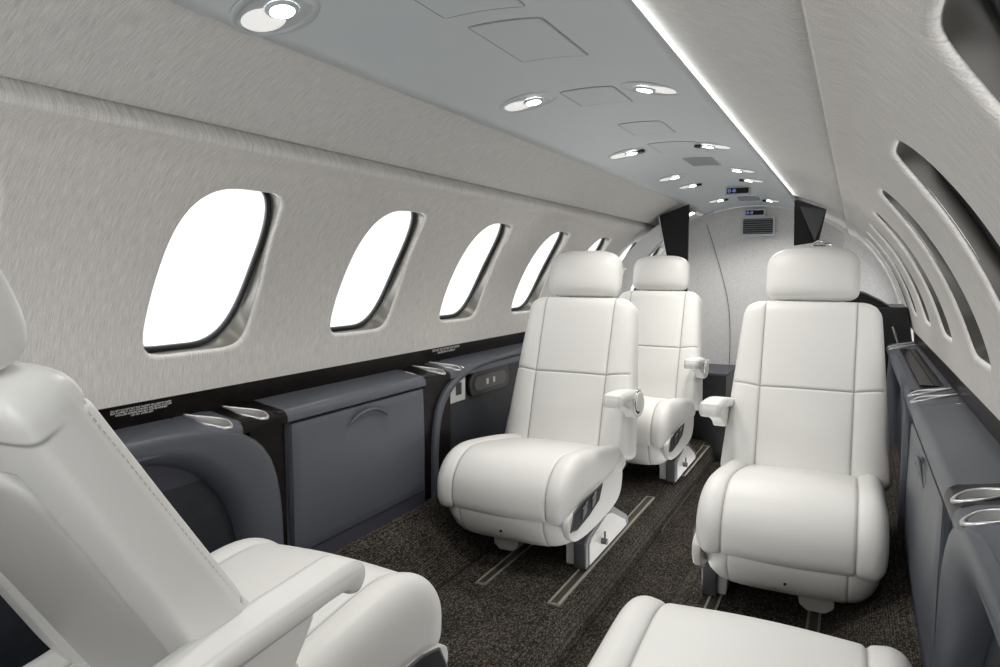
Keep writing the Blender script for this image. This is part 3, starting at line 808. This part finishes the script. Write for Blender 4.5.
for x, y, L_, nz_, lb in ((-.192, .715, .062, 0, 'oval ceiling light cut by the top edge of the view'),
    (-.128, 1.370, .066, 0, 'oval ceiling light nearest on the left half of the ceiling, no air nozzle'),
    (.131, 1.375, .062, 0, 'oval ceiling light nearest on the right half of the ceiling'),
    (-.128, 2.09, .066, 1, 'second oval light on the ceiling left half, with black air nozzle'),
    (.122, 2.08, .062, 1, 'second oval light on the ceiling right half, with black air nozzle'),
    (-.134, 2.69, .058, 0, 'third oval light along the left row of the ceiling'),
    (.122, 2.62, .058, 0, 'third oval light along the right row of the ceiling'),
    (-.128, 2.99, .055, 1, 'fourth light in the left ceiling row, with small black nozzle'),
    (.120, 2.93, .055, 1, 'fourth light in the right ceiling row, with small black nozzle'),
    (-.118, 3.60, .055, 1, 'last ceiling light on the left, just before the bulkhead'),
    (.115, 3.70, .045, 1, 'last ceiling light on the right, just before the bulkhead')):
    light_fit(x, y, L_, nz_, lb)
def hatch(x0, x1, y0, y1, label, ma='hatch', line='line'):
    t = empty('ceiling_hatch', ((x0 + x1) / 2, (y0 + y1) / 2, zc((x0 + x1) / 2, (y0 + y1) / 2)), label, 'ceiling panel'); O = Vector(t.location)
    pts = [(p[0] + (x0 + x1) / 2, p[1] + (y0 + y1) / 2) for p in oval((x1 - x0) / 2, (y1 - y0) / 2, 4, .008)]
    # subdivide along the outline so the line follows the curved ceiling
    P = []
    for i, p in enumerate(pts):
        q = pts[(i + 1) % len(pts)]; k = max(1, int(math.dist(p, q) / .012))
        P += [(p[0] + (q[0] - p[0]) * j / k, p[1] + (q[1] - p[1]) * j / k) for j in range(k)]
    mb = MB(); mb.tube([Vector((a, b_, zc(a, b_) - .0001)) - O for a, b_ in P], .0007, 5, True); mb.build('gap_line', line, t)
    mb = MB(); mb.rows([[Vector((a, b_, zc(a, b_) - .0012)) - O for b_ in [y0 + .003 + (y1 - y0 - .006) * j / 4 for j in range(5)]] for a in [x0 + .003 + (x1 - x0 - .006) * i / 10 for i in range(11)]])
    mb.build('panel', ma, t)
hatch(-.045, .085, .66, .90, 'flush ceiling access panel cut by the top edge')
hatch(-.035, .088, .945, 1.145, 'flush ceiling access panel, second from the top edge')
hatch(-.055, .060, 1.36, 1.50, 'faint small ceiling access panel between the two nearest lights')
hatch(-.045, .065, 1.72, 1.88, 'faint ceiling access panel just ahead of the second light pair')
hatch(-.050, .090, 2.02, 2.20, 'ceiling access panel between the second pair of lights')
hatch(-.020, .075, 2.33, 2.52, 'darker grey ceiling speaker panel behind the second light pair', 'grille_plate')

def sign(loc, rot, label, w=.052):
    t = empty('lit_sign', loc, label, 'sign'); t.rotation_euler = (rot, 0, 0)
    prism('housing', oval(w + .008, .021, 4, .006), 1, .0, .014, 'bezel', t, .002)
    prism('face', oval(w, .012, 4, .003), 1, -.002, .004, 'matblack', t, .0005)
    mb = MB()
    for k in range(2): mb.tube([(-.034 + .020 * k + .006 * math.cos(q), -.0028, .006 * math.sin(q)) for q in ang(14)], .0011, 5, True)
    mb.box(-.038, -.030, -.0032, -.0026, -.0008, .0008); mb.box(-.018, -.010, -.0032, -.0026, -.0008, .0008)
    mb.build('symbols', 'sign', t)
sign((.030, 3.20, zc(.03, 3.2) - .018), -.25, 'small black sign with blue symbols on the ceiling', .045)
sign((.012, 3.93, 1.146), 0, 'small black sign with blue symbols above the bulkhead air vent', .045)
t = empty('ceiling_vent', (.02, 3.62, zc(.02, 3.62) - .006), 'dark slotted recess in the ceiling just before the bulkhead', 'vent'); t.rotation_euler = (-.10, 0, 0)
prism('recess', oval(.048, .045, 4, .01), 2, -.002, .004, 'grille_plate', t, .001)
# bulkhead vent
t = empty('air_vent', (.028, 3.945, 1.075), 'rectangular air vent with dark louvres high on the aft bulkhead', 'vent')
prism('vent_frame', oval(.088, .052, 5, .014), 1, .0, .016, 'bezel', t, .003)
prism('recess', oval(.074, .040, 5, .006), 1, -.002, .004, 'matblack', t, .0005)
for k in range(7):
    z = -.034 + .0113 * k
    prism('louvre', [(-.002 - .006, z - .002), (-.002, z + .003), (.0, z + .002), (-.006, z - .003)], 0, -.072, .072, 'grille_plate', t)

# dark divider panels at the aft end of the cabin
def divider(pts, label, ma='matblack'):
    return prism('cabin_divider', pts, 1, 3.462, 3.482, ma, None, .002, label=label, cat='divider')
divider([(-.232, 1.162), (-.376, 1.100), (-.378, 1.112), (-.352, .98), (-.322, .86), (-.30, .55), (-.29, .03), (-.232, .03)][0:1] + [(-.376, 1.110), (-.350, .98), (-.318, .84), (-.30, .55), (-.29, .03), (-.232, .03)], 'dark narrow divider panel behind the farthest left seat')
d = divider([(.238, 1.165), (.372, 1.112), (.345, .97), (.243, .955)], 'dark hanging divider panel above the right seat headrest')
mb = MB(); mb.add([(.238, 3.458, 1.166), (.262, 3.455, 1.13), (.318, 3.452, .985), (.330, 3.458, .972), (.372, 3.458, 1.113)], [(0, 1, 2, 3, 4)])
mb.build('reflective_face', 'sheen', d, smooth=False)
mb = MB()
for (a, b_) in (((-.376, 3.458, 1.108), (-.350, 3.458, .98)), ((-.350, 3.458, .98), (-.318, 3.458, .84))): mb.tube([a, b_], .004)
mb.build('divider_trim', 'chrome', label='thin bright edge strip on the outer side of the left divider', cat='trim strip')
t = empty('curtain_latch', (.345, 3.45, .962), 'small bright metal latch below the right hanging divider', 'latch')
mb = MB(); mb.tube([(-.02, 0, 0), (.0, -.01, .012), (.03, 0, .004), (.055, 0, -.006)], .006); mb.build('arm', 'chrome', t)
mb = MB(); mb.box(-.02, .03, -.004, .01, -.012, -.006); mb.build('plate', 'gun', t, smooth=False)

# white arch panel behind the left divider with its small square lamp
mb = MB(); rows = []
for i in range(9):
    a = math.radians(112 + 4.5 * i); rows.append([(.70 * math.cos(a), y, ZC + .70 * math.sin(a)) for y in (3.49, 3.6, 3.75, 3.9)])
mb.rows(rows); mb.build('trim_6', 'white', kind='structure')
mb = MB(); mb.tube([(.695 * math.cos(math.radians(a)), 3.90, ZC + .695 * math.sin(math.radians(a))) for a in range(106, 150, 3)], .006)
mb.build('trim_7', 'white', kind='structure')
t = empty('square_lamp', (-.262, 3.62, 1.128), 'small bright square lamp on the white arch beyond the left divider', 'lamp'); t.rotation_euler = (0, -.42, 0)
mb = MB(); mb.box(-.024, .024, -.036, .036, -.004, .002); mb.build('lamp_frame', 'bezel', t, smooth=False)
mb = MB(); mb.box(-.019, .019, -.030, .030, -.006, -.003); mb.build('lamp_lens', 'lens', t, smooth=False)

# low dark cabinet by the bulkhead and tall dark unit at the aft right
t = empty('aft_cabinet', (-.21, 3.62, -.1), 'low dark cabinet between the farthest left seat and the bulkhead', 'cabinet')
prism('body', [(-.16, 0), (.165, 0), (.165, .425), (-.16, .425)], 1, -.10, .25, 'black', t, .004)
prism('top', [(-.165, .426), (.170, .426), (.170, .440), (-.165, .440)], 1, -.105, .255, 'kick', t, .003)
t = empty('galley_unit', (.60, 3.60, .10), 'glossy black unit at the aft end of the right sidewall', 'cabinet')
prism('body', [(-.14, 0), (.085, 0), (.12, .15), (.13, .43), (.105, .585), (-.14, .585)], 1, -.13, .2, 'black', t, .005)
prism('upper_hood', catmull and [(-.14, .585), (.04, .585), (.0, .61), (-.06, .64), (-.14, .66)], 1, -.13, .2, 'matblack', t, .005)
mb = MB(); mb.tube([(.05, -.135, .50), (.07, -.135, .44), (.075, -.135, .41)], .005); mb.tube([(-.10, -.135, .40), (-.04, -.135, .42), (-.0, -.135, .43)], .004); mb.build('handle', 'chrome', t)

# ------------------------------------------------------------------ camera, light, world
cam = bpy.data.cameras.new('camera'); co = bpy.data.objects.new('camera', cam); COL.objects.link(co); sc.camera = co
cam.sensor_width = 36; cam.lens = 36 * 700 / 1000; cam.clip_start = .02
phi = math.atan(62.5 / 700); th = math.atan(356 / 700 * math.cos(phi))
co.location = (.5, 0, .84); co.rotation_euler = (PI / 2 - phi, 0, th)

w = bpy.data.worlds.new('world'); sc.world = w; w.use_nodes = True
w.node_tree.nodes['Background'].inputs[0].default_value = (1, 1, 1, 1); w.node_tree.nodes['Background'].inputs[1].default_value = 1.15
def area(name, loc, target, sx, sy, e, col=(1, 1, 1)):
    l = bpy.data.lights.new(name, 'AREA'); l.shape = 'RECTANGLE'; l.size = sx; l.size_y = sy; l.energy = e; l.color = col
    o = bpy.data.objects.new(name, l); COL.objects.link(o); o.location = loc
    o.rotation_euler = (Vector(target) - Vector(loc)).to_track_quat('-Z', 'Y').to_euler(); return o
for side in (-1, 1):
    for yc in WIN_Y:
        p = Vector(cyl(side, yc, WA, R0 + .13)); area('window_daylight', p, cyl(side, yc, WA, 0), .26, .36, .45)
area('fill_light_front', (.05, -.70, .95), (-.05, 2.4, .80), .8, .45, 5.2)  # added fill lamp behind the camera, lifts the whole cabin
area('fill_light_aisle', (0, 2.35, -.085), (0, 2.35, 1), .12, 2.2, 2.0)  # added fill lamp low in the aisle, brightens the aft ceiling
area('fill_light_top', (.0, -.45, 1.12), (.0, .9, .2), .45, .5, .6)  # second added fill lamp, high behind the camera and aimed down

sc.view_settings.view_transform = 'Standard'
sc.view_settings.look = 'None'
sc.view_settings.exposure = .33
sc.cycles.max_bounces = 8; sc.cycles.diffuse_bounces = 5; sc.cycles.glossy_bounces = 4; sc.cycles.transparent_max_bounces = 8
sc.cycles.use_denoising = True
sc.cycles.sample_clamp_indirect = 4
